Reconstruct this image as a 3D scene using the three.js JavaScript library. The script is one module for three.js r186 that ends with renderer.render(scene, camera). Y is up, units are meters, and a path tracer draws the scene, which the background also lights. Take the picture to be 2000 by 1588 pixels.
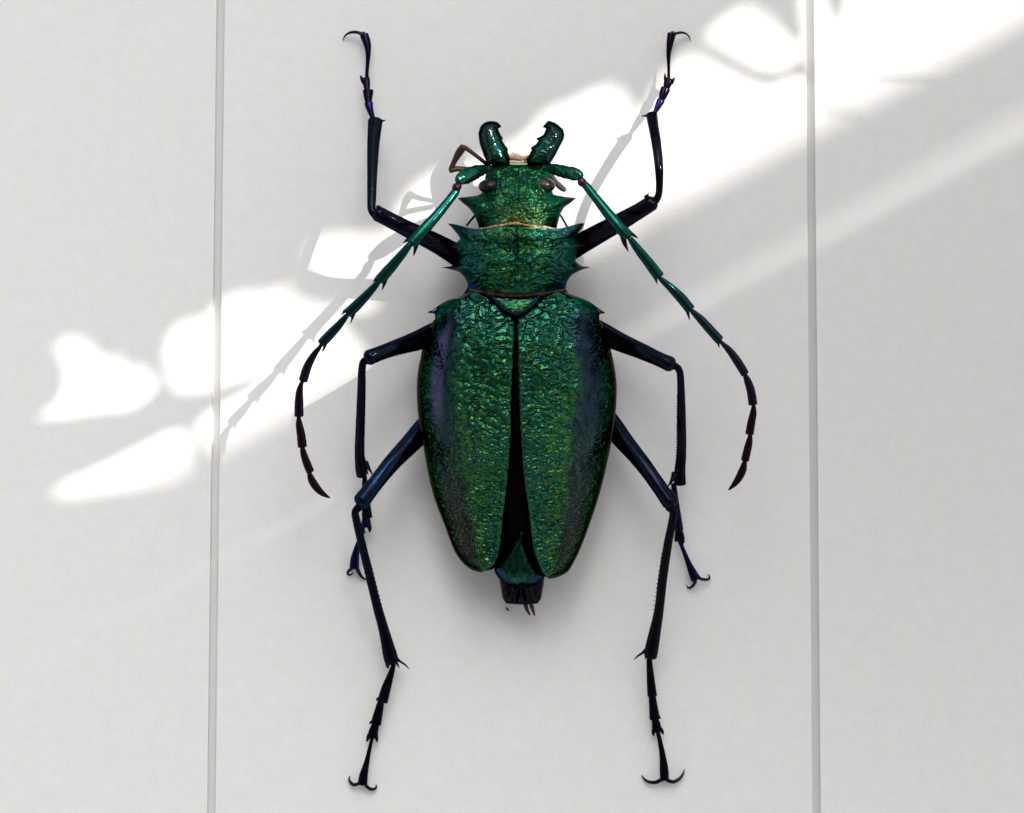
import * as THREE from 'three';
import { mergeGeometries } from 'three/addons/utils/BufferGeometryUtils.js';
import { ImprovedNoise } from 'three/addons/math/ImprovedNoise.js';

// ------------------------------------------------------------------ camera, sky, sun, exposure
// lengths below are written in tenths of a millimetre or so: U metres per unit, x right, y down the board, h above it
const U = 8e-5, CX = 1000, CY = 794, CAM = 0.62 / U;
const scene = new THREE.Scene();
const camera = new THREE.PerspectiveCamera(2 * Math.atan(794 / CAM) * 180 / Math.PI, 1024 / 813, 0.02, 60);
camera.position.set(0, CAM * U, 0); camera.up.set(0, 0, -1); camera.lookAt(0, 0, 0);
scene.add(camera);
const renderer = new THREE.WebGLRenderer({ antialias: true });
renderer.setSize(1024, 813);
renderer.toneMapping = THREE.LinearToneMapping; renderer.toneMappingExposure = 1.0;
renderer.shadowMap.enabled = true;
const SUN = [0.82, 1, -0.66];                               // towards the sun, per unit of height
const sunDir = new THREE.Vector3(...SUN).normalize();
const sun = new THREE.DirectionalLight(new THREE.Color(1, 0.955, 0.88), 5);
sun.position.copy(sunDir).multiplyScalar(2); sun.castShadow = true; sun.shadow.radius = 1.2;
sun.shadow.mapSize.set(4096, 4096);
Object.assign(sun.shadow.camera, { left: -0.3, right: 0.3, top: 0.3, bottom: -0.3, near: 0.1, far: 4 });
scene.add(sun, sun.target);
{ // clear hazy sky: darker overhead, bright towards the horizon, a glow about the sun, plus an added bright lobe standing in for a window
  const w = 256, h = 128, d = new Float32Array(w * h * 4), v = new THREE.Vector3(), north = new THREE.Vector3(.05, .7, -.71).normalize();
  for (let j = 0; j < h; j++) for (let i = 0; i < w; i++) {
    const el = ((j + .5) / h - .5) * Math.PI, az = ((i + .5) / w - .5) * 2 * Math.PI;
    v.set(Math.cos(el) * Math.cos(az), Math.sin(el), Math.cos(el) * Math.sin(az));
    const c = Math.max(0, v.dot(sunDir)), up = Math.max(0, v.y);
    const n = Math.max(0, v.dot(north));
    let L = 0.17 + 1.08 * Math.pow(1 - up, 1.5) + 9.5 * Math.pow(n, 22) + .5 * Math.pow(c, 5) + 1.2 * Math.pow(c, 40);
    L *= .885; let rgb = [L * 1.0, L * .995, L * .998];
    if (v.y < 0) rgb = [.3, .29, .27];
    d.set([...rgb, 1], 4 * (j * w + i));
  }
  const t = new THREE.DataTexture(d, w, h, THREE.RGBAFormat, THREE.FloatType);
  t.mapping = THREE.EquirectangularReflectionMapping; t.magFilter = t.minFilter = THREE.LinearFilter; t.needsUpdate = true;
  scene.background = t; scene.environment = t; scene.environmentIntensity = 1; scene.backgroundIntensity = 1;
}

// ------------------------------------------------------------------ helpers
const PN = new ImprovedNoise(), N = (x, y, z = 0) => PN.noise(x + 71.3, y + 19.7, z + 5.1);
const clamp = (x, a = 0, b = 1) => Math.min(b, Math.max(a, x));
const ss = (a, b, x) => { const t = clamp((x - a) / (b - a)); return t * t * (3 - 2 * t); };
const mix = (a, b, t) => a + (b - a) * t;
const mix3 = (a, b, t) => [mix(a[0], b[0], t), mix(a[1], b[1], t), mix(a[2], b[2], t)];
// a place seen at x, y in the photograph's plane, h above the board
function W(x, y, h) { const k = (1 - h / CAM) * U; return [(x - CX) * k, h * U, (y - CY) * k]; }
function geo(P, I, C) {
  const g = new THREE.BufferGeometry();
  g.setAttribute('position', new THREE.BufferAttribute(new Float32Array(P), 3));
  g.setAttribute('color', new THREE.BufferAttribute(new Float32Array(C), 3));
  g.setIndex(I); g.computeVertexNormals();
  return g;
}
const GEO_DARK = [0.012, 0.012, 0.02];
// swept limb: points [x, y, h, width]; flat = height / width; disp and color are functions of place
function tube(pts, { n = 14, sub = 8, flat = 1, color = () => GEO_DARK, disp = null, cap0 = .5, cap1 = .5, tilt = 0 } = {}) {
  const st = [];
  for (let i = 0; i < pts.length - 1; i++) {
    const p0 = pts[Math.max(0, i - 1)], p1 = pts[i], p2 = pts[i + 1], p3 = pts[Math.min(pts.length - 1, i + 2)];
    for (let k = 0; k < sub; k++) {
      const t = k / sub, q = [];
      for (let c = 0; c < 4; c++) q.push(.5 * (2 * p1[c] + (p2[c] - p0[c]) * t + (2 * p0[c] - 5 * p1[c] + 4 * p2[c] - p3[c]) * t * t + (3 * p1[c] - p0[c] - 3 * p2[c] + p3[c]) * t * t * t));
      q[3] = Math.max(q[3], Math.min(p1[3], p2[3]) * .9); st.push(q);
    }
  }
  st.push([...pts[pts.length - 1]]);
  const dir = (i) => { const a = st[Math.max(0, i - 1)], b = st[Math.min(st.length - 1, i + 1)]; const v = new THREE.Vector3(b[0] - a[0], b[1] - a[1], b[2] - a[2]); return v.normalize(); };
  const rings = [];
  const end = (i, s, amount) => [.94, .72, .38].map((r, k) => { const d = dir(i), q = st[i], e = amount * q[3] / 2 * [.34, .7, .93][k] * s; return { c: [q[0] + d.x * e, q[1] + d.y * e, q[2] + d.z * e], w: q[3] * r, d }; });
  if (cap0) rings.push(...end(0, -1, cap0).reverse());
  st.forEach((q, i) => rings.push({ c: q, w: q[3], d: dir(i) }));
  if (cap1) rings.push(...end(st.length - 1, 1, cap1));
  const P = [], C = [], I = [];
  rings.forEach((r, j) => {
    const side = new THREE.Vector3(-r.d.y, r.d.x, 0); if (side.lengthSq() < 1e-6) side.set(1, 0, 0); side.normalize();
    const up = new THREE.Vector3().crossVectors(r.d, side); if (up.z < 0) up.negate();
    for (let k = 0; k < n; k++) {
      const a = 2 * Math.PI * k / n + tilt, ca = Math.cos(a) * r.w / 2, sa = Math.sin(a) * r.w / 2 * flat;
      let x = r.c[0] + side.x * ca + up.x * sa, y = r.c[1] + side.y * ca + up.y * sa, h = r.c[2] + side.z * ca + up.z * sa;
      if (disp) { const e = disp(x, y, h); x += (side.x * Math.cos(a) + up.x * Math.sin(a)) * e; y += (side.y * Math.cos(a) + up.y * Math.sin(a)) * e; h += (side.z * Math.cos(a) + up.z * Math.sin(a)) * e; }
      P.push(...W(x, y, Math.max(h, .6))); C.push(...color(x, y, h, j / (rings.length - 1), Math.sin(a)));
    }
  });
  const m = rings.length;
  for (let j = 0; j < m - 1; j++) for (let k = 0; k < n; k++) {
    const a = j * n + k, b = j * n + (k + 1) % n, c = a + n, d = b + n;
    I.push(a, c, b, b, c, d);
  }
  for (const [j, f] of [[0, 0], [m - 1, 1]]) {
    const r = rings[j], e = P.length / 3; let s = [0, 0, 0];
    for (let k = 0; k < n; k++) for (let c = 0; c < 3; c++) s[c] += P[3 * (j * n + k) + c] / n;
    P.push(...s); C.push(...color(r.c[0], r.c[1], r.c[2], f, 0));
    for (let k = 0; k < n; k++) { const a = j * n + k, b = j * n + (k + 1) % n; f ? I.push(a, e, b) : I.push(b, e, a); }
  }
  // outward faces: flip when the signed volume is negative
  let vol = 0;
  for (let i = 0; i < I.length; i += 3) {
    const [a, b, c] = [I[i] * 3, I[i + 1] * 3, I[i + 2] * 3];
    vol += P[a] * (P[b + 1] * P[c + 2] - P[b + 2] * P[c + 1]) - P[a + 1] * (P[b] * P[c + 2] - P[b + 2] * P[c]) + P[a + 2] * (P[b] * P[c + 1] - P[b + 1] * P[c]);
  }
  if (vol < 0) for (let i = 0; i < I.length; i += 3) [I[i + 1], I[i + 2]] = [I[i + 2], I[i + 1]];
  return geo(P, I, C);
}
// x of a chain of points at y (smooth = monotone cubic)
function chain(pts, smooth) {
  const n = pts.length, y = pts.map((p) => p[1]), x = pts.map((p) => p[0]);
  const dl = []; for (let i = 0; i < n - 1; i++) dl.push((x[i + 1] - x[i]) / Math.max(1e-6, y[i + 1] - y[i]));
  const m = []; for (let i = 0; i < n; i++) m.push(i === 0 ? dl[0] : i === n - 1 ? dl[n - 2] : dl[i - 1] * dl[i] <= 0 ? 0 : 2 * dl[i - 1] * dl[i] / (dl[i - 1] + dl[i]));
  return (t) => {
    const Y = mix(y[0], y[n - 1], t); let i = 0; while (i < n - 2 && y[i + 1] <= Y) i++;
    const hh = Math.max(1e-6, y[i + 1] - y[i]), u = clamp((Y - y[i]) / hh);
    if (!smooth) return [mix(x[i], x[i + 1], u), Y];
    const a = 2 * u * u * u - 3 * u * u + 1, b = u * u * u - 2 * u * u + u, c = -2 * u * u * u + 3 * u * u, d = u * u * u - u * u;
    return [a * x[i] + b * hh * m[i] + c * x[i + 1] + d * hh * m[i + 1], Y];
  };
}
// plate between two chains: a domed, wrinkled top and a flat underside
function plate({ L, R, smooth = false, cols, rows, h, under, disp = null, color, bow0 = () => 0, bow1 = () => 0, rowPow = 1 }) {
  const cl = chain(L, smooth), cr = chain(R, smooth), pos = [];
  const tt = (j) => { let t = j / rows; if (rowPow > 1) t = t < .85 ? t : 1 - .15 * Math.pow((1 - t) / .15, rowPow); return t; };
  for (let j = 0; j <= rows; j++) {
    const t = tt(j), a = cl(t), b = cr(t);
    for (let i = 0; i <= cols; i++) { const s = i / cols, se = mix(s, .5 - .5 * Math.cos(Math.PI * s), .6); pos.push([mix(a[0], b[0], se), mix(a[1], b[1], se) + bow0(se) * (1 - t) + bow1(se) * t, se, t, Math.min(se, 1 - se) * (b[0] - a[0])]); }
  }
  const edge = [], at = (i, j) => pos[j * (cols + 1) + i], es = Math.max(1, Math.floor(rows / 90)), ec = Math.max(1, Math.floor(cols / 24));
  for (let j = 0; j < rows; j += es) { edge.push([at(0, j), at(0, Math.min(rows, j + es))], [at(cols, j), at(cols, Math.min(rows, j + es))]); }
  for (let i = 0; i < cols; i += ec) { edge.push([at(i, 0), at(Math.min(cols, i + ec), 0)], [at(i, rows), at(Math.min(cols, i + ec), rows)]); }
  const dist = (x, y) => {
    let best = 1e9;
    for (const [p, q] of edge) {
      const vx = q[0] - p[0], vy = q[1] - p[1], l = vx * vx + vy * vy, u = l > 0 ? clamp(((x - p[0]) * vx + (y - p[1]) * vy) / l) : 0;
      const dx = x - p[0] - u * vx, dy = y - p[1] - u * vy, d = dx * dx + dy * dy; if (d < best) best = d;
    }
    return Math.sqrt(best);
  };
  const P = [], C = [], I = [];
  for (const [x, y, s, t, lat] of pos) {
    const d = dist(x, y), z = h(s, t, x, y, d, lat); const e = disp ? disp(x, y, s, t, d) : 0;
    P.push(...W(x, y, z + e)); C.push(...color(x, y, s, t, d, e));
  }
  const c1 = cols + 1;
  for (let j = 0; j < rows; j++) for (let i = 0; i < cols; i++) { const a = j * c1 + i, b = a + 1, c = a + c1, d = c + 1; I.push(a, c, b, b, c, d); }
  const off = P.length / 3;                                   // underside and the walls down to it
  const step = Math.max(1, Math.floor(rows / 60)), js = []; for (let j = 0; j < rows; j += step) js.push(j); js.push(rows);
  for (const j of js) for (let i = 0; i <= cols; i++) { const q = at(i, j); P.push(...W(q[0], q[1], under)); C.push(.006, .005, .006); }
  for (let a = 0; a < js.length - 1; a++) {
    const p = off + a * c1, q = p + c1;
    for (let i = 0; i < cols; i++) I.push(p + i, p + i + 1, q + i, p + i + 1, q + i + 1, q + i);
    I.push(js[a] * c1, p, q, js[a] * c1, q, js[a + 1] * c1);
    I.push(js[a] * c1 + cols, q + cols, p + cols, js[a] * c1 + cols, js[a + 1] * c1 + cols, q + cols);
  }
  const q = off + (js.length - 1) * c1, r = rows * c1;
  for (let i = 0; i < cols; i++) { I.push(i, i + 1, off + i + 1, i, off + i + 1, off + i); I.push(r + i, q + i, r + i + 1, r + i + 1, q + i, q + i + 1); }
  return geo(P, I, C);
}
const dome = (d, R) => { const u = 1 - clamp(d / R); return Math.sqrt(1 - u * u); };
function put(name, g, mat, parent) { const m = new THREE.Mesh(Array.isArray(g) ? mergeGeometries(g) : g, mat); m.name = name; m.castShadow = m.receiveShadow = true; parent.add(m); return m; }
function group(name, parent) { const o = new THREE.Group(); o.name = name; parent.add(o); return o; }

// ------------------------------------------------------------------ materials
const paint = (() => {
  const n = 512, d = new Uint8Array(n * n * 4), b = new Uint8Array(n * n * 4);
  let s = 12345; const rnd = () => (s = (s * 1664525 + 1013904223) >>> 0) / 4294967296;
  for (let j = 0; j < n; j++) for (let i = 0; i < n; i++) {
    const f = N(i / 3.1, j / 3.1, 2) * .5 + N(i / 9, j / 9, 7) * .4 + N(i / 40, j / 40, 3) * .5, o = 4 * (j * n + i);
    const v = 229 + f * 5 + (rnd() - .5) * 15;
    d[o] = v + 1; d[o + 1] = v; d[o + 2] = v - 1 + N(i / 60, j / 60, 9) * 3; d[o + 3] = 255;
    b[o] = b[o + 1] = b[o + 2] = 128 + 90 * (N(i / 2.2, j / 2.2, 4) * .6 + N(i / 6, j / 6, 5) * .5); b[o + 3] = 255;
  }
  const mk = (a, srgb) => { const t = new THREE.DataTexture(a, n, n); t.wrapS = t.wrapT = THREE.RepeatWrapping; t.magFilter = THREE.LinearFilter; if (srgb) t.colorSpace = THREE.SRGBColorSpace; t.repeat.set(12, 12); t.needsUpdate = true; return t; };
  return new THREE.MeshStandardMaterial({ name: 'matt white paint', map: mk(d, true), bumpMap: mk(b, false), bumpScale: 1.2e-5, roughness: .8 });
})();
const shellMat = new THREE.MeshPhysicalMaterial({ name: 'metallic green shell', vertexColors: true, metalness: 1, roughness: .16, specularColor: new THREE.Color(.3, .34, .34) });
const limbMat = new THREE.MeshPhysicalMaterial({ name: 'blue black limb shell', vertexColors: true, metalness: .95, roughness: .15, specularColor: new THREE.Color(.4, .44, .5) });
const bossMat = shellMat.clone(); bossMat.name = 'pitted green shell'; bossMat.roughness = .36; bossMat.color.setScalar(1.35);
const eyeMat = new THREE.MeshPhysicalMaterial({ name: 'dark eye', vertexColors: true, roughness: .28, specularIntensity: .5 });
const antennaMat = new THREE.MeshPhysicalMaterial({ name: 'polished antenna shell', vertexColors: true, metalness: 1, roughness: .15, specularColor: new THREE.Color(.3, .34, .36) });
const hornMat = new THREE.MeshPhysicalMaterial({ name: 'brown horn', vertexColors: true, metalness: 0, roughness: .42, specularIntensity: .3 });

// ------------------------------------------------------------------ board of white planks
{
  const board = group('backing_board', scene);
  board.userData = { kind: 'structure', label: 'white painted board with two narrow vertical grooves behind the beetle' };
  const y0 = -1500, y1 = 3000, gl = (y) => mix(431, 412.5, y / 1588), gr = (y) => mix(1581.5, 1595, y / 1588), gap = 7.8, T = 70;
  const plank = (xa, xb) => {
    // cross section with rounded shoulders at the joints, lofted down the board
    const P = [], I = [], uv = [], sec = [[0, -T], [0, -12], [0, -6], [.1, -1], [.5, -.35], [1.3, 0]];
    for (const y of [y0, y1]) {
      const a = xa(y), b = xb(y), line = [...sec.map(([d, z]) => [a + d, z]), ...sec.slice().reverse().map(([d, z]) => [b - d, z])];
      for (const [x, z] of line) { P.push(...W(x, y, 0)); P[P.length - 2] = z * U; uv.push(x / 4500, y / 4500); }
    }
    const m = 12; for (let i = 0; i < m; i++) { const j = (i + 1) % m; I.push(i, i + m, j, j, i + m, j + m); }
    for (const o of [0, m]) for (let i = 1; i < m - 1; i++) o ? I.push(o, o + i + 1, o + i) : I.push(o, o + i, o + i + 1);
    const g = new THREE.BufferGeometry(); g.setAttribute('position', new THREE.Float32BufferAttribute(P, 3)); g.setAttribute('uv', new THREE.Float32BufferAttribute(uv, 2)); g.setIndex(I);
    const f = g.toNonIndexed(); f.computeVertexNormals(); put('plank', f, paint, board);
  };
  plank(() => -1800, (y) => gl(y) - gap); plank((y) => gl(y) + gap, (y) => gr(y) - gap); plank((y) => gr(y) + gap, () => 3800);
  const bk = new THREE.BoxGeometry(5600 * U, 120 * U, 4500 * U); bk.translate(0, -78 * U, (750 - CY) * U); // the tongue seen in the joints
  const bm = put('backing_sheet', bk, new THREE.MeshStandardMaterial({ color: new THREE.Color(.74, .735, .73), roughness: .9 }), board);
}

// ------------------------------------------------------------------ colours of the shell
const GREEN = [.017, .094, .042], TEAL = [.013, .094, .077], LIME = [.085, .16, .014], VIOLET_SHEEN = [.055, .05, .12], NAVY = [.012, .028, .05], BLACK = [.006, .006, .008], PURPLE = [.032, .014, .036];
const ridge = (v) => 1 - Math.abs(v) * 2;
// worm-like wrinkles, fx by fy units
function wrinkle(x, y, fx, fy, z) {
  const wx = x + 5 * N(x / 13, y / 13, z + 3), wy = y + 5 * N(x / 12, y / 12, z + 8);
  const a = ridge(N(wx / fx, wy / fy, z) * 1.25), b = ridge(N(wx / (fx * .6), wy / (fy * .6), z + 20));
  return 1.15 * Math.pow(clamp(a), 1.7) + .22 * Math.pow(clamp(b), 2) - .5;
}
function shellHue(x, y, e, base) {
  let c = mix3(base, TEAL, clamp(.1 + 1.1 * N(x / 30, y / 30, 11)));
  c = mix3(c, LIME, clamp(.8 * N(x / 17, y / 13, 17) - .05));
  c = mix3(c, NAVY, clamp(.8 * N(x / 34, y / 40, 27) - .1));
  const k = 1 + .15 * N(x / 3, y / 3, 31);
  return [c[0] * k, c[1] * k, c[2] * k];
}
const limbHue = (tint) => (x, y) => { const k = 1 + .7 * N(x / 5, y / 5, 41), v = clamp(.5 + N(x / 28, y / 28, 43)); const c = mix3(tint, [.008, .006, .012], v * .7); return [c[0] * k, c[1] * k, c[2] * k]; };
const limbBump = (x, y, h) => .3 * N(x / 3.2, y / 3.2, h / 3.2);

// ------------------------------------------------------------------ the beetle
const beetle = group('beetle', scene);
beetle.userData = { category: 'beetle', label: 'metallic green horned beetle with spread dark legs mounted on the white board' };

// belly and breast under the shell
const belly = put('abdomen', tube([[1008, 455, 70, 90], [1008, 500, 68, 165], [1008, 560, 62, 190], [1008, 640, 62, 285], [1008, 760, 62, 345], [1008, 880, 64, 310], [1010, 1000, 74, 190], [1014, 1060, 84, 100], [1016, 1110, 86, 70]],
  { n: 40, sub: 10, flat: .34, color: (x, y) => { const k = 1 + N(x / 6, y / 6); return [.007 * k, .005 * k, .007 * k]; } }), limbMat, beetle);
{ // tip of the abdomen
  const hue = (x, y, s, t, d, e) => { const g = ss(.98, .55, Math.abs(s - .5) * 2 + .45 * ss(.72, 1, t)) * ss(.0, .25, t); return mix3(NAVY, mix3(mix3(GREEN, TEAL, .45 + N(x / 12, y / 16)), BLACK, clamp(.3 + N(x / 7, y / 9, 99))), g); };
  put('tail_plate', plate({ L: [[1013, 1033], [994, 1060], [969, 1096], [965, 1112], [975, 1131], [990, 1142]], R: [[1026, 1033], [1037, 1066], [1050, 1096], [1060, 1113], [1063, 1127], [1047, 1142]], smooth: true, cols: 60, rows: 80, under: 60, bow1: (s) => 2.5 * Math.sin(Math.PI * s) - 4 * Math.exp(-((s - .52) ** 2) / .006),
    h: (s, t, x, y, d) => 108 + 22 * dome(d, 30) - 18 * t, disp: (x, y) => .5 * wrinkle(x, y, 6, 5, 60), color: hue }), shellMat, belly);
  put('tail_segment', plate({ L: [[974, 1126], [977, 1142], [981, 1168], [988, 1179]], R: [[1064, 1124], [1062, 1142], [1057, 1170], [1050, 1179]], cols: 60, rows: 44, under: 40, bow1: (s) => 2 * Math.sin(Math.PI * s),
    h: (s, t, x, y, d) => 62 + 18 * dome(d, 18) + 13 * Math.exp(-((s - .4 + .22 * (t - .4)) ** 2) / .006) * ss(.15, .5, t) + 16 * Math.exp(-((s - .58 - .2 * (t - .4)) ** 2) / .008) * ss(.1, .45, t), disp: (x, y) => .5 * wrinkle(x, y, 5, 5, 61),
    color: (x, y, s) => mix3(mix3(BLACK, NAVY, .12), [.2, .085, .03], ss(.9, .98, Math.abs(s - .5) * 2) * .9 + .07 * clamp(2 * N(x / 9, y / 9))) }), limbMat, belly);
  for (const p of [[[1025, 1176, 66, 9], [1029, 1190, 64, 7.5], [1035, 1201, 60, 3.5]], [[1036, 1176, 68, 9], [1040, 1189, 66, 7.5], [1044, 1202, 62, 3.5]]]) put('cercus', tube(p, { color: () => [.05, .022, .015] }), hornMat, belly);
}
{ // wing cases
  const outerL = [[914, 571], [895, 581], [877, 585], [858, 596], [846, 604], [834.5, 611], [850, 612.6], [848.5, 627], [833, 659], [824, 698], [818, 732], [816.5, 762], [819, 808], [826, 847], [835, 905], [849, 967], [872, 1029], [888, 1071], [904, 1096], [923, 1111], [941, 1116]];
  const innerL = [[938, 571], [958, 581], [985, 603], [1006, 617], [1006.4, 640], [1005.4, 698], [1002.5, 767], [1000.4, 859], [997, 905], [992, 960], [985, 1018], [980, 1064], [971, 1098], [962, 1112], [944, 1116.5]];
  const innerR = [[1080, 571], [1054, 582], [1030, 603], [1008.4, 618], [1008.4, 640], [1008.2, 698], [1010, 767], [1012, 813], [1016, 880], [1024, 960], [1031, 1006], [1038, 1064], [1047, 1094], [1058, 1123], [1068, 1128]];
  const outerR = [[1106, 571], [1125, 578], [1143, 585], [1157, 593], [1169, 602.5], [1182, 612], [1170, 613.5], [1171.5, 627], [1182, 661], [1192, 689], [1200.5, 735], [1202, 762], [1200, 804], [1194, 847], [1185, 897], [1169, 963], [1148, 1027], [1132, 1069], [1118, 1098], [1107, 1115], [1088, 1125], [1072, 1128.5]];
  const build = (left) => {
    const clean = chain((left ? outerL : outerR).filter((p, i) => i < 3 || i > 5), true), inner = chain(left ? innerL : innerR, true);
    const across = (x, t) => { const a = clean(t)[0], b = inner(t)[0]; return clamp((x - a) / (b - a)); };   // 0 at the outer margin, 1 at the seam
    const h = (s, t, x, y, d) => {
      const u = across(x, t), top = mix(mix(182, 222, ss(0, .2, t)), 150, ss(.45, 1, t)), low = mix(92, 108, t) + 46 * Math.exp(-(((t - .07) / .055) ** 2));
      const f = Math.pow(1 - Math.pow(1 - clamp(u), 2.7), .62);
      const cap = mix(1, dome(d, 26), .35 * ss(.92, 1, t));
      const seam = 7 * Math.pow(1 - clamp(d / 9), 2) * ss(.75, .95, u);
      const hump = 16 * Math.exp(-((u - .22) ** 2) / .02 - ((t - .1) ** 2) / .006);
      return low + (top - low) * f * cap - seam + hump + 3 * N(x / 40, y / 50, 70);
    };
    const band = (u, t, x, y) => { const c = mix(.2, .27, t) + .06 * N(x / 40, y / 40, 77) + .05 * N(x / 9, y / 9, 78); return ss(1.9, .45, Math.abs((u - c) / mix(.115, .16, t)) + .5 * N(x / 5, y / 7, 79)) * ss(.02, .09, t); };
    const disp = (x, y, s, t, d) => {
      const u = across(x, t), b = band(u, t, x, y), fine = ss(.3, .8, t);
      const big = mix(wrinkle(x, y, 20, 13, 1), .72 * wrinkle(x, y, 13, 8.5, 3), fine), small = wrinkle(x, y, 7, 6, 2);
      return ((4.2 * big * (1 - .86 * b) + (.4 + .3 * b) * small) * ss(.04, .16, u) + 4.6 * wrinkle(x, y, 14, 8, 9) * ss(.19, .06, u)) * ss(.5, 13, d);
    };
    const color = (x, y, s, t, d, e) => {
      const u = across(x, t), b = clamp(band(u, t, x, y));
      let c = shellHue(x, y, e, GREEN);
      c = mix3(c, shellHue(x + 90, y, e, TEAL), clamp(ss(.3, .02, t) * .75 + (left ? 0 : .45) * ss(.35, .8, t) * ss(.5, .9, u)));
      c = mix3(c, LIME, clamp(ss(.2, .6, t) * ss(.95, .45, u) * (.15 + .5 * N(x / 14, y / 10, 91))));
      const side = mix3(mix3(NAVY, BLACK, clamp(.4 + N(x / 12, y / 26, 95))), VIOLET_SHEEN, left ? ss(.52, .36, t) * ss(.1, .18, t) * ss(.085, .03, Math.abs(u - .2)) : .1);  // violet patch on the left case is a glossy sheen painted into the colour
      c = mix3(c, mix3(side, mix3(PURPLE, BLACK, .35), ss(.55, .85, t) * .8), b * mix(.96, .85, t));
      c = mix3(c, mix3(PURPLE, BLACK, .35), ss(.6, .92, t) * ss(.62, .25, u) * (left ? .5 : .3));
      const speck = ss(.14, .3, N(x / 4.2, y / 3.4, 97) * 1.1) * ss(.35, .6, t) * ss(.5, .3, u) * ss(.02, .08, u);
      c = mix3(c, LIME, speck * .32);
      c = mix3(c, BLACK, ss(.15, .04, u) * ss(.07, .12, t) * clamp(.45 + N(x / 5, y / 5, 93)));
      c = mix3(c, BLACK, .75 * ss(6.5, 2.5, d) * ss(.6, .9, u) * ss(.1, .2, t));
      c = mix3(c, PURPLE, ss(870, 840, left ? x : 2016 - x) * ss(625, 610, y));
      return mix3(c, [.05, .025, .012], ss(3.2, 1, d) * ss(.4, .1, u) * ss(.085, .1, t));
    };
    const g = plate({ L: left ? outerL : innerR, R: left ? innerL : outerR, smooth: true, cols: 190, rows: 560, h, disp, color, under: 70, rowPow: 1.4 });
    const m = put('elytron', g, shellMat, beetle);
    const oc = left ? outerL : outerR, rim = oc.filter((p) => p[1] > 615).map(([x, y], i, a) => [x, y, mix(92, 108, i / a.length) + 1, 5.2]);
    put('rim', tube(rim, { n: 8, sub: 6, color: (x, y) => mix3([.075, .02, .012], [.04, .03, .015], ss(620, 900, y)) }), hornMat, m);
  };
  build(true); build(false);
}
{ // scutellum
  put('scutellum', plate({ L: [[956, 576], [968, 592], [984, 606], [1006, 617]], R: [[1057, 576], [1047, 592], [1032, 606], [1010, 617]], smooth: true, cols: 70, rows: 42, under: 120, bow0: (s) => 4 * Math.sin(Math.PI * s), bow1: () => 0,
    h: (s, t, x, y, d) => 192 + 8 * dome(d, 14) + 12 * t, disp: (x, y, s, t) => .8 * wrinkle(x, y, 16, 4, 63),
    color: (x, y, s, t, d) => mix3(mix3(shellHue(x, y, 0, GREEN), BLACK, .45), [.012, .028, .09], ss(7, 3, d) * .8) }), shellMat, beetle);
}
let pronotum;
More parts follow.
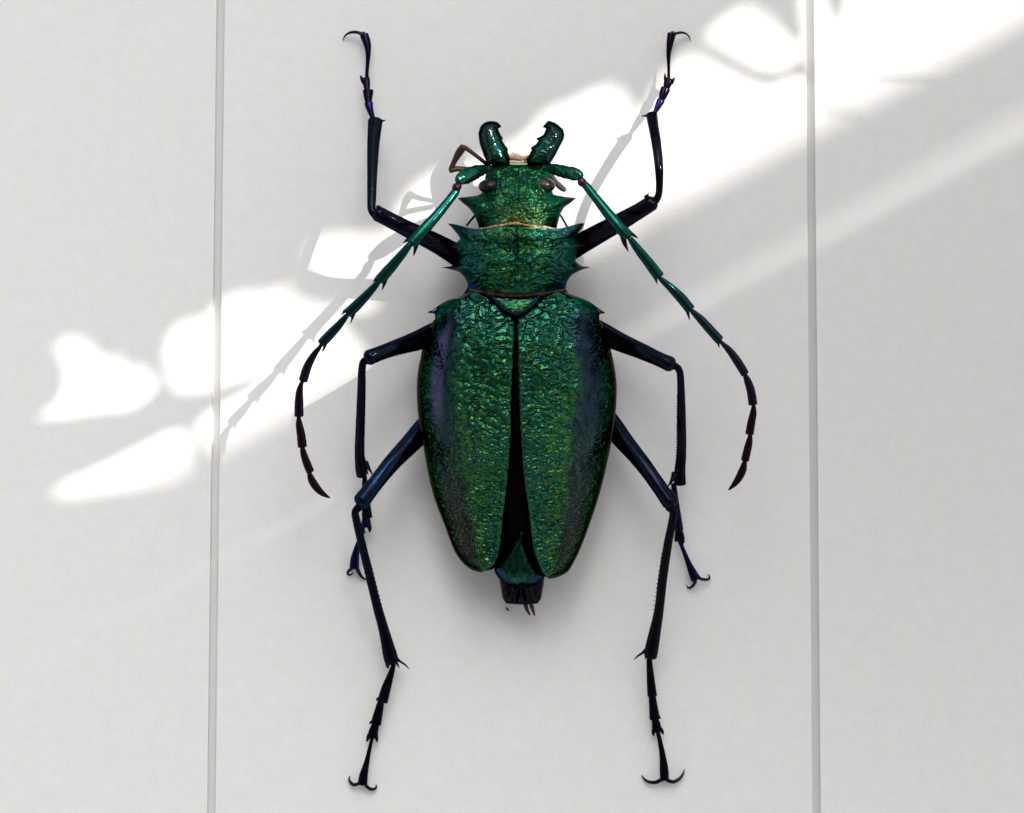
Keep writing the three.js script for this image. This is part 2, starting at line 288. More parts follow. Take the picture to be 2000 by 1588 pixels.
{ // pronotum with three spines each side
  const L = [[874, 436.5], [883, 445], [893, 457], [899, 466], [893, 473], [876, 477], [857, 480], [874, 485], [887, 491], [893, 499], [893, 512], [880, 520], [862, 522], [880, 526], [897, 531], [907, 541], [913, 553], [914, 563]];
  const R = [[1142, 435.5], [1138, 446], [1128, 457], [1122, 464], [1130, 470], [1146, 474], [1166, 475], [1146, 483], [1132, 490], [1126, 498], [1124, 510], [1136, 520], [1155, 521.5], [1136, 527], [1119, 535], [1110, 545], [1106, 556], [1105, 564]];
  pronotum = put('pronotum', plate({ L, R, cols: 240, rows: 170, under: 70,
    bow0: (s) => 11 * ss(0, .22, s) * ss(1, .79, s) - 9 * ss(.24, .48, s) * ss(.77, .5, s), bow1: (s) => 9 * Math.sin(Math.PI * s),
    h: (s, t, x, y, d, lat) => 104 + 112 * dome(mix(mix(mix(d, lat, .75), d, ss(.05, .35, t)), lat, .7 * ss(.5, .95, t)), 88) - 12 * ss(.82, 1, t) - 16 * ss(.2, 0, t) - 5 * Math.exp(-((x - 1008) ** 2) / 14) * ss(2, 20, d) + 6 * Math.exp(-((Math.abs(x - 1008) - 36) ** 2) / 250 - ((y - 490) ** 2) / 900) + 5 * Math.exp(-((Math.abs(x - 1010) - 34) ** 2) / 160 - ((y - 543) ** 2) / 160) + 4 * N(x / 22, y / 22, 81),
    disp: (x, y, s, t, d) => (4.4 * wrinkle(x, y, 18, 15, 5) + 1.9 * wrinkle(x, y, 8, 8, 6)) * ss(0, 9, d) * mix(.45, 1, ss(0, 20, d)),
    color: (x, y, s, t, d, e) => {
      const r = Math.abs(x - 1008); let c = shellHue(x, y, e, GREEN);
      c = mix3(c, mix3(TEAL, [.03, .06, .2], .5), ss(50, 100, r) * ss(470, 445, y) * .8);
      c = mix3(c, mix3(TEAL, NAVY, .45), ss(40, 95, r) * .75); c = mix3(c, mix3(PURPLE, BLACK, .5), ss(105, 132, r) * .95);
      c = mix3(c, BLACK, clamp(1.2 * N(x / 9, y / 9, 88)) * .6);
      return mix3(c, [.02, .04, .2], ss(10, 3, d) * ss(548, 560, y) * ss(50, 75, r));
    } }), bossMat, beetle);
  const hair = (a, b, c) => (x, y) => mix3(a, b, clamp(.5 + c * N(x / 2.2, y / 7, 50)));
  put('membrane', tube([[932, 448, 142, 4], [948, 446, 172, 4.5], [975, 441, 198, 5], [1004, 436, 206, 4.6], [1030, 440, 203, 4.4], [1062, 445, 183, 5], [1088, 448, 142, 4]], { n: 10, sub: 14, color: hair([.22, .1, .035], [.6, .36, .15], 2), disp: (x, y, h) => 1.6 * N(x / 3, y / 3, 9) }), hornMat, pronotum);
  put('membrane', tube([[918, 565, 120, 8], [936, 568, 150, 12], [970, 573, 178, 14], [1009, 577, 190, 15], [1050, 573, 178, 14], [1082, 568, 150, 12], [1101, 565, 120, 8]], { n: 12, sub: 14, flat: .45, color: hair([.02, .01, .008], [.16, .07, .035], 1.6), disp: (x, y, h) => 1.5 * N(x / 2.2, y / 5, 9) }), hornMat, pronotum);
}
{ // head
  const L = [[964, 318], [957, 326], [950, 336], [947, 348], [945, 362], [942, 374], [937, 381], [915, 384], [893, 386.5], [903, 396], [917, 407], [926, 420], [932, 434], [936, 447]];
  const R = [[1064, 317], [1068, 326], [1072, 336], [1076, 348], [1079, 362], [1079, 374], [1081, 380], [1104, 384.5], [1126, 386.5], [1114, 397], [1102, 405], [1094, 419], [1090, 434], [1087, 447]];
  const hh = (s, t, x, y, d, lat) => 104 + (36 + 58 * ss(0, .55, t)) * dome(mix(d, lat, ss(.55, .85, t)), 52) - 4 * Math.exp(-((x - 1010) ** 2) / 20) * ss(1, .5, t) + 5 * N(x / 16, y / 16, 83) + 9 * Math.exp(-((Math.abs(x - 1009) - 36) ** 2) / 90 - ((y - 334) ** 2) / 90);
  const head = put('head', plate({ L, R, cols: 210, rows: 170, under: 60, bow0: (s) => 4 * Math.sin(Math.PI * s), bow1: (s) => -13 * Math.sin(Math.PI * s),
    h: hh, disp: (x, y, s, t, d) => (3 * wrinkle(x, y, 15, 14, 15) + 2.2 * wrinkle(x, y, 8, 8, 16)) * ss(0, 9, d) * mix(.5, 1, ss(0, 18, d)),
    color: (x, y, s, t, d, e) => { let c = shellHue(x, y, e, GREEN); c = mix3(c, [.16, .24, .05], .5 * ss(390, 430, y) * ss(60, 10, Math.abs(x - 1020))); c = mix3(c, BLACK, .7 * ss(412, 440, y) * ss(50, 75, Math.abs(x - 1010))); c = mix3(c, BLACK, clamp(1.2 * N(x / 8, y / 8, 89)) * .6); return mix3(c, mix3(PURPLE, BLACK, .5), ss(84, 108, Math.abs(x - 1009))); } }), bossMat, beetle);  // lime-gold patch at the rear of the head is a painted sun glint
  const ball = (x, y, h, rx, ry, rz, col, rough) => {
    const g = new THREE.SphereGeometry(1, 36, 24), p = g.attributes.position, c = [];
    for (let i = 0; i < p.count; i++) { const q = [x + p.getX(i) * rx, y + p.getZ(i) * ry, h + p.getY(i) * rz]; p.setXYZ(i, ...W(...q)); const k = 1 + .5 * N(q[0] / 2, q[1] / 2, q[2] / 2); c.push(...col.map((v) => v * k)); }
    g.setAttribute('color', new THREE.Float32BufferAttribute(c, 3)); g.deleteAttribute('uv'); g.computeVertexNormals(); return g;
  };
  put('eye', ball(958, 364, 147, 24, 15, 21, [.012, .006, .008]), eyeMat, head);
  put('eye', ball(1062, 362, 147, 23, 15, 21, [.02, .014, .017]), eyeMat, head);
  put('labrum', tube([[990, 306, 108, 8], [1003, 307, 110, 9], [1016, 309, 110, 9], [1032, 307, 108, 8]], { n: 10, flat: .6, color: (x, y) => mix3([.12, .06, .03], [.4, .24, .12], clamp(.5 + 1.5 * N(x / 2, y / 4))) }), hornMat, head);
  put('labrum', tube([[994, 314, 104, 10], [1011, 313, 106, 12], [1030, 314, 104, 10]], { n: 10, flat: .6, color: (x, y) => mix3([.4, .3, .24], [.75, .62, .5], clamp(.5 + 1.5 * N(x / 2.2, y / 5))) }), hornMat, head);
  const mand = (L, R, sgn) => put('mandible', plate({ L, R, cols: 60, rows: 110, under: 84, h: (s, t, x, y, d) => 96 + 34 * dome(d, 20) + 10 * t, disp: (x, y, s, t, d) => .7 * wrinkle(x, y, 11, 11, 25) * ss(1, 8, d),
    color: (x, y, s, t, d, e) => mix3(mix3(mix3([.03, .045, .048], BLACK, .3), shellHue(x, y, e, TEAL), .75 * ss(244, 285, y) * ss(1, .5, sgn > 0 ? 1 - s : s) * .9), BLACK, .6 * ss(.75, 1, sgn > 0 ? s : 1 - s)) }), shellMat, beetle);
  mand([[958, 236], [948, 238], [941, 243], [937, 249], [934, 260], [935, 272], [937, 282], [941, 294], [946, 308], [952, 322]], [[962, 236], [971, 238], [977, 243], [980, 248.5], [973, 251], [975, 257], [978, 263], [983, 270], [981, 274], [984, 279], [988, 285], [993, 291], [992, 295], [996, 308], [996, 322]], 1);
  mand([[1071, 235], [1065, 241], [1059, 248.5], [1066, 251], [1064, 257], [1061, 263], [1054, 267], [1046, 270.5], [1051, 275], [1047, 281], [1036, 288], [1038, 293], [1033, 302], [1028, 312], [1030, 322]], [[1074, 236], [1084, 239], [1092, 245], [1100, 252], [1103, 263], [1101, 273], [1094, 286], [1087, 300], [1080, 312], [1073, 322]], -1);
  const pc = () => [.03, .014, .012];
  const palp = group('palp', head);
  put('palp_segment', tube([[956, 326, 96, 8], [940, 312, 112, 7.5], [922, 298, 124, 8], [907, 287, 130, 9]], { color: pc }), hornMat, palp);
  put('palp_segment', tube([[905, 287, 130, 14], [897, 298, 126, 15], [888, 314, 122, 11], [881, 330, 120, 10]], { color: pc }), hornMat, palp);
  put('palp_segment', tube([[880, 332, 120, 13], [890, 330, 116, 11], [905, 330, 110, 10], [925, 332, 100, 10]], { color: pc }), hornMat, palp);
  const palp2 = group('palp', head);
  put('palp_segment', tube([[1074, 338, 96, 10], [1084, 354, 86, 11], [1096, 366, 78, 12], [1103, 371, 74, 9]], { color: () => [.06, .055, .06] }), hornMat, palp2);
  for (const p of [[[940, 408, 70, 4.5], [925, 424, 62, 4.5], [911, 441, 55, 4]], [[1086, 410, 70, 4], [1097, 424, 62, 4], [1108, 444, 55, 4]]]) put('bristle', tube(p, { n: 8, color: () => [.02, .02, .03] }), limbMat, head);
}
// antennae
function antenna(scape, bead, segs) {
  const a = group('antenna', beetle);
  const hue = (k) => (x, y) => { const n = 1 + .35 * N(x / 4, y / 4, 33); const tone = mix3(mix3([.007, .066, .052], [.01, .045, .055], ss(.05, .35, k)), mix3([.024, .015, .034], [.026, .012, .016], ss(.55, .8, k)), ss(.25, .6, k)); return tone.map((v) => v * n); };
  put('antenna_segment', tube(scape, { n: 28, sub: 12, flat: .85, disp: (x, y) => 1.1 * wrinkle(x, y, 13, 11, 35), color: (x, y) => shellHue(x, y, 0, TEAL) }), shellMat, a);
  put('antenna_segment', tube(bead, { n: 20, color: () => [.06, .022, .04] }), shellMat, a);
  segs.forEach((s, i) => {
    const e = i ? segs[i - 1].p[segs[i - 1].p.length - 1] : bead[2]; s.p.unshift([mix(e[0], s.p[0][0], .2), mix(e[1], s.p[0][1], .2), e[2], 6.5]);
    const k = i / (segs.length - 1), g = [tube(s.p, { n: 16, sub: 8, flat: .8, cap0: .6, cap1: .35, color: hue(k), disp: (x, y, h) => .4 * N(x / 3, y / 3, h / 3) })];
    for (const q of s.s ?? []) g.push(tube(q, { n: 8, sub: 4, color: () => [.03, .012, .02] }));
    put('antenna_segment', g, antennaMat, a);
  });
}
antenna([[958, 328, 140, 12], [945, 331, 150, 19], [925, 338, 175, 28], [905, 347, 200, 28], [894, 352, 212, 16]], [[897, 361, 214, 13], [892, 366, 215, 18], [889, 371, 217, 14]], [
  { p: [[891, 373, 216, 15], [875, 394, 226, 17], [850, 424, 240, 20], [825, 452, 250, 23], [805, 475, 254, 25]], s: [[[797, 468, 254, 8], [792, 471, 254, 5], [787, 474.5, 253, 1.5]], [[813, 472, 252, 12], [812, 482, 250, 9], [808, 500, 248, 1.5]]] },
  { p: [[800, 478, 254, 12], [785, 497, 253, 17], [762, 524, 251, 21], [742, 547, 250, 22]], s: [[[735, 544, 250, 7], [729, 550.5, 249, 1.5]], [[752, 545, 249, 11], [751, 553, 248, 7], [746, 567, 247, 1.5]]] },
  { p: [[738, 552, 249, 11], [722, 570, 246, 16], [700, 593, 242, 20], [680, 612, 239, 21]], s: [[[673, 608, 239, 7], [667.5, 614.5, 239, 1.5]], [[691, 609, 238, 10], [689, 618, 237, 6], [685, 631, 236, 1.5]]] },
  { p: [[675, 619, 238, 11], [660, 637, 234, 16], [643, 655, 230, 19], [628, 671, 227, 19]], s: [[[635, 672, 226, 8], [633, 680, 226, 5], [629, 687, 225, 1.5]]] },
  { p: [[623, 680, 226, 9], [613, 693, 223, 13], [601, 715, 218, 17], [592, 743, 212, 18]], s: [] },
  { p: [[588, 751, 211, 9], [585, 765, 209, 14], [584, 785, 206, 17], [584, 812, 203, 18]] },
  { p: [[583.5, 818, 202, 9], [584.5, 830, 200, 14], [588, 850, 198, 17], [590.5, 872, 195, 18]] },
  { p: [[591, 877, 194, 10], [594, 890, 192, 14], [600, 907, 190, 16], [606, 921, 188, 16]] },
  { p: [[605, 926, 187, 10], [609, 938, 185, 15], [618, 952, 182, 15], [630, 964, 180, 11], [644, 972, 178, 3]] }]);
antenna([[1062, 327, 140, 12], [1076, 329, 150, 20], [1100, 335, 178, 25], [1122, 340, 205, 25], [1135, 342, 216, 15]], [[1134, 350, 215, 13], [1137, 356, 215, 18], [1141, 360, 216, 14]], [
  { p: [[1143, 361, 216, 15], [1160, 382, 226, 17], [1182, 410, 238, 20], [1205, 438, 249, 23], [1226, 461, 254, 24]], s: [[[1232, 456, 254, 8], [1240, 461, 254, 5], [1246, 465.5, 253, 1.5]], [[1217, 462, 252, 12], [1220, 475, 250, 9], [1227, 491, 248, 1.5]]] },
  { p: [[1232, 468, 254, 12], [1247, 488, 253, 17], [1267, 513, 251, 20], [1287, 540, 250, 22]], s: [[[1280, 537, 249, 10], [1281, 545, 248, 6], [1283, 554, 247, 1.5]]] },
  { p: [[1293, 547, 249, 11], [1310, 562, 246, 16], [1330, 582, 242, 20], [1348, 604, 239, 21]], s: [[[1342, 604, 238, 10], [1344, 613, 237, 6], [1347, 625, 236, 1.5]]] },
  { p: [[1354, 610, 238, 11], [1368, 623, 234, 16], [1386, 643, 230, 18], [1405, 664, 227, 19]], s: [[[1401, 664, 226, 8], [1403, 671, 226, 5], [1405, 679, 225, 1.5]]] },
  { p: [[1412, 672, 226, 9], [1425, 685, 223, 14], [1441, 707, 218, 17], [1455, 730, 213, 17]] },
  { p: [[1456, 734, 212, 10], [1461, 746, 210, 15], [1467, 765, 207, 17], [1470.5, 789, 204, 18]] },
  { p: [[1472, 795, 203, 9], [1471, 808, 201, 14], [1467, 828, 198, 16], [1464, 847, 196, 17]] },
  { p: [[1465, 852, 195, 9], [1463, 865, 193, 14], [1459, 882, 191, 16], [1455, 899, 189, 16]] },
  { p: [[1454, 904, 188, 10], [1451, 917, 186, 15], [1444, 932, 183, 15], [1435, 945, 181, 11], [1423, 957, 179, 3]] }]);

// legs
const FEMUR = [.007, .013, .026], TIBIA = [.006, .009, .015], FOOT = [.011, .006, .014], CLAW = [.02, .02, .022];
function leg(name, { femur, tibia, spurs = [], tarsi, claws, femurTint = FEMUR, tibiaTint = TIBIA, teeth = null }) {
  const l = group(name, beetle);
  put('femur', tube(femur, { n: 26, sub: 14, flat: .85, cap1: .75, color: limbHue(femurTint), disp: limbBump }), limbMat, l);
  const tg = [tube(tibia, { n: 22, sub: 14, flat: .8, cap1: .3, color: limbHue(tibiaTint), disp: limbBump })];
  if (teeth) for (let k = 0; k < teeth.n; k++) {                        // row of fine bristles along the shin
    const t = k / (teeth.n - 1), x = mix(teeth.a[0], teeth.b[0], t), y = mix(teeth.a[1], teeth.b[1], t), h = mix(teeth.a[2], teeth.b[2], t), o = teeth.side * (1.4 + 1.4 * N(k * 3.7, 1));
    tg.push(tube([[x, y, h, 2], [x + o, y + 2.5 + N(k * 2.3, 4), h, .7]], { n: 6, sub: 2, color: () => [.02, .015, .015] }));
  }
  put('tibia', tg, limbMat, l);
  for (const s of spurs) put('spur', tube(s, { n: 10, sub: 6, color: () => [.02, .018, .022] }), limbMat, l);
  tarsi.forEach((t) => {
    const g = [tube(t.p, { n: 16, sub: 8, flat: .6, cap1: .3, color: limbHue(t.tint ?? FOOT), disp: limbBump })];
    for (const q of t.lobes ?? []) g.push(tube(q, { n: 10, sub: 4, flat: .6, color: limbHue(FOOT) }));
    put('tarsus_segment', g, limbMat, l);
  });
  for (const c of claws) put('claw', tube(c, { n: 10, sub: 8, color: () => CLAW }), limbMat, l);
}
const BLUE = [.012, .014, .075];
leg('foreleg', {
  femur: [[925, 520, 80, 40], [890, 497, 108, 42], [850, 474, 132, 38], [805, 452, 158, 34], [770, 434, 174, 31], [739, 418, 180, 31]], femurTint: [.01, .01, .022],
  tibia: [[733, 420, 176, 17], [726, 409, 172, 16], [726, 385, 160, 18], [727, 340, 134, 20], [729, 285, 96, 24], [733, 236, 60, 29]],
  spurs: [[[738, 405, 190, 10], [741, 403, 192, 5], [743, 402, 192, 1.5]], [[744, 237, 62, 7], [748, 236, 62, 4], [753, 234.5, 62, 1.5]]],
  tarsi: [{ p: [[731, 236, 58, 10], [727, 227, 56, 10], [722, 212, 52, 14], [720, 201, 48, 17]], tint: BLUE }, { p: [[720, 204, 48, 11], [719, 190, 43, 17], [719, 177, 39, 21]] },
    { p: [[717, 176, 38, 11], [716, 164, 34, 14], [715, 153, 31, 14]], lobes: [[[714, 166, 33, 9], [708, 156, 30, 8], [704, 148, 28, 3]], [[718, 160, 33, 9], [719, 150, 30, 5]]] },
    { p: [[716, 156, 33, 7], [717.5, 130, 32, 7.5], [719, 105, 30, 10], [717, 85, 26, 15], [711, 68, 22, 17]], tint: [.01, .01, .045] }],
  claws: [[[708, 67, 20, 7], [696, 63, 18, 6.5], [683, 64, 13, 5], [674, 70, 6, 3.5], [669, 78.5, 3, 1.2]], [[712, 67, 18, 7], [710, 64, 10, 5], [706, 63, 3, 2]]] });
leg('foreleg', {
  femur: [[1098, 500, 80, 40], [1135, 476, 108, 41], [1170, 456, 128, 39], [1210, 434, 152, 36], [1245, 414, 170, 32], [1272, 397, 178, 31]], femurTint: [.013, .011, .016],
  tibia: [[1276, 396, 174, 17], [1285, 384, 178, 14], [1288, 365, 186, 14], [1287, 325, 186, 17], [1282, 280, 158, 19], [1276, 245, 100, 21], [1273, 226, 58, 23]], tibiaTint: [.013, .01, .014],
  spurs: [[[1262, 385, 186, 10], [1265, 381, 190, 5], [1267, 378, 191, 1.5]], [[1264, 226, 60, 7], [1259, 226, 61, 4], [1253, 227, 61, 1.5]]],
  tarsi: [{ p: [[1275, 226, 57, 9], [1280, 218, 54, 9], [1286, 206, 50, 13], [1291, 196, 46, 16]], tint: BLUE }, { p: [[1291, 198, 46, 11], [1296, 184, 42, 17], [1300, 173, 38, 19]] },
    { p: [[1301, 174, 38, 12], [1304, 164, 35, 16], [1307, 155, 32, 18]], lobes: [[[1311, 162, 32, 9], [1315, 156, 30, 6], [1318, 151, 29, 1.5]], [[1301, 158, 32, 9], [1299, 150, 30, 5], [1299, 143, 29, 1.5]]] },
    { p: [[1306, 152, 33, 6], [1306, 130, 32, 6], [1306, 105, 30, 9], [1309, 82, 26, 14], [1312, 66, 22, 17]], tint: FOOT }],
  claws: [[[1318, 66, 20, 6], [1330, 63.5, 17, 5], [1340, 66, 10, 4], [1346, 72, 5, 2.6], [1349, 79.5, 3, 1]], [[1311, 66, 18, 7], [1313, 63, 10, 5], [1317, 62, 3, 2]]] });
leg('midleg', {
  femur: [[895, 636, 58, 48], [850, 652, 76, 46], [810, 667, 110, 38], [770, 680, 146, 31], [740, 691, 168, 29], [722, 698, 176, 31]],
  tibia: [[722, 704, 172, 16], [711, 706, 170, 15], [707, 722, 164, 15], [706, 760, 144, 17], [704, 820, 110, 18], [702, 880, 74, 19], [705, 912, 58, 23], [706, 930, 50, 20]],
  teeth: { n: 26, a: [713, 770, 138], b: [711, 895, 68], side: 1 },
  spurs: [[[714, 904, 60, 12], [720, 914, 56, 7], [727.5, 927, 52, 2]], [[712, 910, 58, 8], [716, 920, 54, 5], [719, 927, 52, 1.5]]],
  tarsi: [{ p: [[712, 930, 48, 9], [713, 955, 42, 13], [715, 985, 36, 17], [717, 1010, 30, 21]] }, { p: [[715, 1012, 29, 16], [715, 1022, 27, 19], [715, 1028, 26, 18]], tint: BLUE, lobes: [[[709, 1024, 25, 9], [709, 1032, 24, 8], [711, 1038, 22, 3]], [[720, 1024, 25, 9], [722, 1032, 24, 8], [722, 1040, 22, 2]]] },
    { p: [[711, 1038, 25, 7], [703, 1052, 24, 8], [697, 1072, 22, 12], [693, 1092, 19, 17], [692, 1109, 16, 19]], tint: BLUE }],
  claws: [[[687, 1111, 15, 7], [681, 1115, 12, 6], [679, 1120, 8, 5], [683, 1123, 5, 4], [690, 1119, 3, 2]], [[698, 1112, 15, 8], [703, 1122, 11, 7], [709, 1129, 7, 5], [717, 1132, 3, 2]]] });
leg('midleg', {
  femur: [[1130, 632, 58, 48], [1172, 650, 76, 45], [1215, 670, 110, 37], [1255, 687, 146, 32], [1288, 702, 168, 29], [1308, 711, 176, 31]],
  tibia: [[1306, 716, 172, 15], [1320, 716, 170, 14], [1328, 728, 166, 14], [1330, 760, 146, 15], [1331, 820, 112, 18], [1331, 880, 74, 19], [1328, 920, 58, 22], [1328, 945, 50, 24]],
  teeth: { n: 26, a: [1323, 770, 138], b: [1321, 905, 66], side: -1 },
  spurs: [[[1318, 925, 58, 14], [1312, 939, 55, 7], [1304, 951, 53, 2]]],
  tarsi: [{ p: [[1316, 946, 48, 11], [1318, 970, 42, 13], [1322, 1005, 35, 16], [1326, 1035, 29, 18]], tint: BLUE }, { p: [[1326, 1037, 28, 15], [1327, 1047, 27, 19], [1328, 1055, 26, 19]], lobes: [[[1333, 1050, 25, 9], [1334, 1058, 24, 6], [1334, 1064, 23, 2]], [[1321, 1050, 25, 9], [1319, 1058, 24, 3]]] },
    { p: [[1326, 1055, 27, 7], [1334, 1073, 25, 8], [1344, 1098, 22, 11], [1353, 1119, 19, 17], [1359, 1131, 17, 20]], tint: BLUE }],
  claws: [[[1365, 1129, 15, 7], [1375, 1132, 12, 6], [1384, 1131, 8, 5], [1386, 1126, 5, 3], [1382, 1121, 3, 1.2]], [[1358, 1134, 15, 8], [1355, 1142, 11, 6], [1348, 1148, 7, 5], [1343, 1147, 4, 3], [1341, 1142, 3, 1.2]]] });
leg('hind_leg', {
  femur: [[870, 800, 55, 50], [835, 832, 72, 46], [800, 868, 104, 39], [765, 905, 136, 34], [735, 942, 158, 31], [707, 978, 168, 34]], femurTint: [.006, .018, .042],
  tibia: [[704, 988, 162, 17], [694, 1000, 158, 15], [697, 1020, 148, 16], [705, 1055, 132, 16], [718, 1108, 108, 17], [735, 1178, 78, 18], [750, 1232, 58, 21], [762, 1280, 44, 28], [766, 1294, 40, 26]],
  teeth: { n: 16, a: [727, 1110, 106], b: [760, 1240, 56], side: 1 },
  spurs: [[[775, 1287, 42, 7], [783, 1293, 40, 4.5], [792, 1299, 38, 3.5], [799, 1307, 36, 1.2]], [[773, 1292, 38, 7], [777, 1299, 36, 4], [780, 1305, 34, 1.2]], [[757, 1292, 38, 12], [757, 1300, 36, 8], [758, 1305, 35, 4]]],
  tarsi: [{ p: [[769, 1298, 38, 9], [763, 1318, 35, 13], [754, 1345, 31, 19], [747, 1370, 27, 21]], lobes: [[[738, 1364, 27, 6], [735, 1369, 26, 2]]] }, { p: [[744, 1370, 27, 13], [740, 1388, 24, 17], [734, 1414, 21, 21]], lobes: [[[725, 1410, 21, 6], [721.5, 1414, 20, 2]]] },
    { p: [[733, 1416, 21, 15], [729, 1430, 19, 19], [728, 1440, 18, 20]], lobes: [[[721, 1436, 17, 9], [718, 1444, 16, 6], [716, 1449, 15, 1.5]], [[734, 1436, 17, 9], [736, 1444, 16, 6], [736, 1450, 15, 1.5]]] },
    { p: [[727, 1440, 19, 7], [722, 1462, 19, 7.5], [716, 1490, 17, 11], [710, 1515, 15, 17], [708, 1532, 14, 19]] }],
  claws: [[[699, 1531, 13, 7], [691, 1533, 10, 7], [684, 1527, 6, 5.5], [682, 1521, 4, 3.5], [684, 1515, 2.5, 1]], [[715, 1535, 13, 7], [723, 1541, 10, 7], [731, 1541, 6, 5.5], [735, 1537, 4, 3.5], [734.5, 1532, 2.5, 1]]] });
leg('hind_leg', {
  femur: [[1160, 796, 55, 50], [1192, 830, 72, 45], [1222, 866, 104, 37], [1255, 906, 136, 32], [1284, 946, 158, 30], [1308, 980, 168, 33]],
  tibia: [[1306, 990, 162, 17], [1315, 1000, 158, 16], [1312, 1025, 148, 16], [1305, 1060, 132, 17], [1295, 1125, 104, 18], [1287, 1192, 74, 19], [1278, 1240, 56, 24], [1272, 1272, 46, 27], [1271, 1284, 42, 24]], tibiaTint: [.011, .009, .012],
  teeth: { n: 14, a: [1293, 1080, 120], b: [1276, 1190, 76], side: -1 },
  spurs: [[[1262, 1268, 44, 7], [1254, 1276, 42, 5], [1246, 1281, 40, 4], [1238, 1289, 38, 1.2]], [[1263, 1276, 40, 6], [1260, 1288, 38, 1.5]]],
  tarsi: [{ p: [[1268, 1288, 40, 11], [1270, 1315, 36, 14], [1272, 1340, 31, 17], [1274, 1359, 28, 19]], lobes: [[[1280, 1354, 28, 6], [1283, 1358, 27, 2]]] }, { p: [[1274, 1360, 28, 14], [1276, 1380, 25, 17], [1279, 1404, 21, 21]], lobes: [[[1287, 1400, 21, 6], [1290, 1404, 20, 2]]] },
    { p: [[1280, 1406, 21, 14], [1282, 1418, 19, 18], [1284, 1428, 18, 19]], lobes: [[[1290, 1424, 17, 9], [1294, 1430, 16, 6], [1296, 1435, 15, 1.5]], [[1277, 1426, 17, 9], [1276, 1433, 16, 6], [1276, 1438, 15, 1.5]]] },
    { p: [[1284, 1427, 19, 8], [1289, 1448, 19, 9], [1294, 1475, 17, 12], [1297, 1502, 15, 17], [1298, 1523, 14, 17]] }],
  claws: [[[1293, 1522, 13, 8], [1281, 1528, 11, 7.5], [1267, 1527, 8, 6], [1258, 1521, 5, 4], [1253, 1514, 2.5, 1]], [[1303, 1524, 13, 8], [1316, 1527, 11, 7.5], [1328, 1520, 8, 6], [1334, 1511, 5, 4], [1337, 1502, 2.5, 1]]] });

// ------------------------------------------------------------------ crumb on the board
{
  const c = put('crumb', tube([[988.5, 1187, 2, 2], [991, 1190, 2.5, 4], [993, 1193, 2, 2]], { n: 8, sub: 3, color: () => [.03, .02, .02] }), hornMat, scene);
  c.userData = { category: 'crumb', label: 'tiny dark crumb on the white board just left of the tail tip' };
}

// ------------------------------------------------------------------ what stands towards the sun, beyond the frame
// a point of the shade on the board, carried up towards the sun to height z
const lift = (x, y, z0, z = z0 * .9) => new THREE.Vector3((x - CX + SUN[0] * z) * U, z * U, (y - CY + SUN[2] * z) * U);
const branch = group('leafy_branch', scene);
branch.userData = { category: 'branch', label: 'leafy branch outside the frame that dapples the sunlight on the board' };
const leafMat = new THREE.MeshStandardMaterial({ name: 'leaf green', color: new THREE.Color(.05, .1, .035), roughness: .55 });
function leaf(pts, z) {
  const cur = new THREE.CatmullRomCurve3(pts.map(([x, y]) => new THREE.Vector3(x, y, 0)), true, 'centripetal').getPoints(pts.length * 5);
  const g = new THREE.ExtrudeGeometry(new THREE.Shape(cur.map((p) => new THREE.Vector2(p.x, p.y))), { depth: 4, bevelEnabled: false });
  const p = g.attributes.position;
  for (let i = 0; i < p.count; i++) { const x = p.getX(i), y = p.getY(i), v = lift(x, y, z + 90 * N(x / 300, y / 300, z / 100) + p.getZ(i)); p.setXYZ(i, v.x, v.y, v.z); }
  g.computeVertexNormals(); put('leaf', g, leafMat, branch);
}
leaf([[792, 470], [850, 450], [850, 730], [740, 712], [712, 690], [690, 664], [655, 614], [700, 609], [735, 603], [738, 588], [690, 582], [645, 602], [690, 553], [735, 547], [757, 525], [780, 500]], 2600);  // added blocker, cut to fill in the beetle's own shadow
leaf([[118, 964], [206, 957], [300, 944], [372, 931], [425, 900], [440, 990], [300, 1130], [-400, 1300], [-400, 840], [60, 880], [108, 925]], 3200);
leaf([[-400, 600], [80, 655], [128, 720], [104, 795], [-400, 900]], 2400);  // added blocker that keeps the far left of the board out of the sun
const twig = (pts, z, w) => { const c = new THREE.CatmullRomCurve3(pts.map(([x, y]) => lift(x, y, z))); put('twig', new THREE.TubeGeometry(c, 40, w * U / 2, 8), leafMat, branch); };
leaf([[740, -620], [1552, -640], [1550, -10], [1535, 30], [1515, 46], [1498, 38], [1459, 14], [1440, 18], [1400, 46], [1383, 62], [1388, 84], [1412, 104], [1425, 125], [1400, 128], [1372, 114], [1342, 108], [1316, 122], [1294, 148], [1272, 185], [1260, 212], [1246, 228], [1236, 212], [1215, 186], [1195, 170], [1170, 172], [1100, 205], [1062, 219], [1040, 250], [960, 300], [880, 325], [760, 330], [700, 200], [700, 0]], 2900);
leaf([[860, -520], [860, 330], [830, 345], [792, 385], [770, 425], [768, 452], [700, 459], [640, 462], [618, 468], [606, 482], [616, 525], [638, 552], [690, 550], [742, 548], [740, 568], [690, 578], [645, 602], [622, 600], [585, 590], [565, 578], [556, 561], [540, 566], [510, 575], [470, 575], [430, 590], [406, 612], [380, 560], [300, 400], [250, 0], [300, -520]], 3100);
leaf([[480, -500], [470, 560], [430, 590], [406, 612], [398, 628], [370, 626], [346, 636], [330, 660], [326, 700], [333, 742], [318, 764], [292, 736], [264, 716], [247, 728], [230, 700], [206, 706], [140, 660], [60, 700], [-20, 640], [-400, 660], [-460, -400]], 2800);
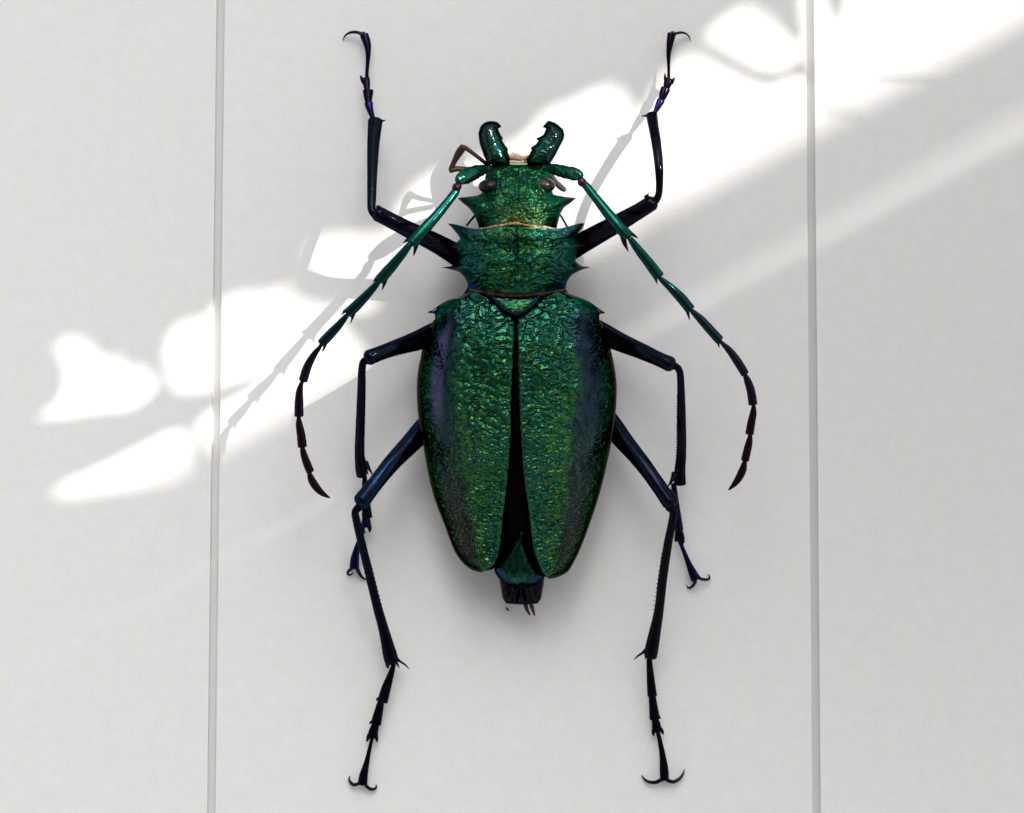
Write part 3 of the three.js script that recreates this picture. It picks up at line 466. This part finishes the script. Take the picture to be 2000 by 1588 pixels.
leaf([[-400, 815], [-100, 790], [100, 815], [206, 802], [250, 799], [278, 786], [306, 760], [326, 728], [346, 762], [410, 761], [462, 744], [522, 730], [476, 768], [428, 792], [394, 818], [383, 832], [398, 868], [420, 905], [432, 980], [372, 975], [378, 905], [373, 868], [360, 846], [340, 841], [300, 858], [250, 884], [206, 906], [100, 950], [-100, 980], [-400, 1010]], 2300);
leaf([[1384, 82], [1414, 97], [1463, 125], [1500, 138], [1519, 138], [1550, 126], [1560, 112], [1559, 93], [1530, 64], [1515, 44], [1546, -20], [1549, 5], [1555, 60], [1569, 105], [1596, 137], [1656, 144], [1793, 142], [2100, 150], [2100, 160], [1793, 152], [1700, 154], [1572, 152], [1535, 153], [1503, 168], [1471, 161], [1422, 138], [1380, 112]], 2100);
leaf([[1596, -60], [1610, 0], [1626, 34], [1637, 58], [1643, 34], [1651, 0], [1656, -60]], 2000);
twig([[1540, 192], [1580, 198], [1620, 206], [1680, 222], [1760, 240]], 2600, 9);
twig([[1549, -640], [1551, -200], [1553, 0], [1562, 80]], 2000, 14);

const rail = group('added_rail', scene);  // added blocker: planks cut and spaced to shape the shade edge and slit
rail.userData = { category: 'rail', label: 'unseen straight rail added outside the frame to shade the lower board' };
{
  for (const [z, d0, e0, d1] of [[6500, 0, 0, 180], [9000, 153, 198, 2100]]) {
  const line = (x) => 422 + (1261 - x) * .535, a = [[-1100, line(-1100) + d0], [2300, line(2300) + e0], [2300, line(2300) + d1], [-1100, line(-1100) + d1]];
  const sh = new THREE.Shape(a.map(([x, y]) => new THREE.Vector2(x, y)));
  const g = new THREE.ExtrudeGeometry(sh, { depth: 12, bevelEnabled: false }), p = g.attributes.position;
  for (let i = 0; i < p.count; i++) { const v = lift(p.getX(i), p.getY(i), z); v.y += p.getZ(i) * U; p.setXYZ(i, v.x, v.y, v.z); }
  g.computeVertexNormals(); put('plank', g, new THREE.MeshStandardMaterial({ name: 'pale wood', color: new THREE.Color(.72, .7, .66), roughness: .7 }), rail);
}}
renderer.render(scene, camera);
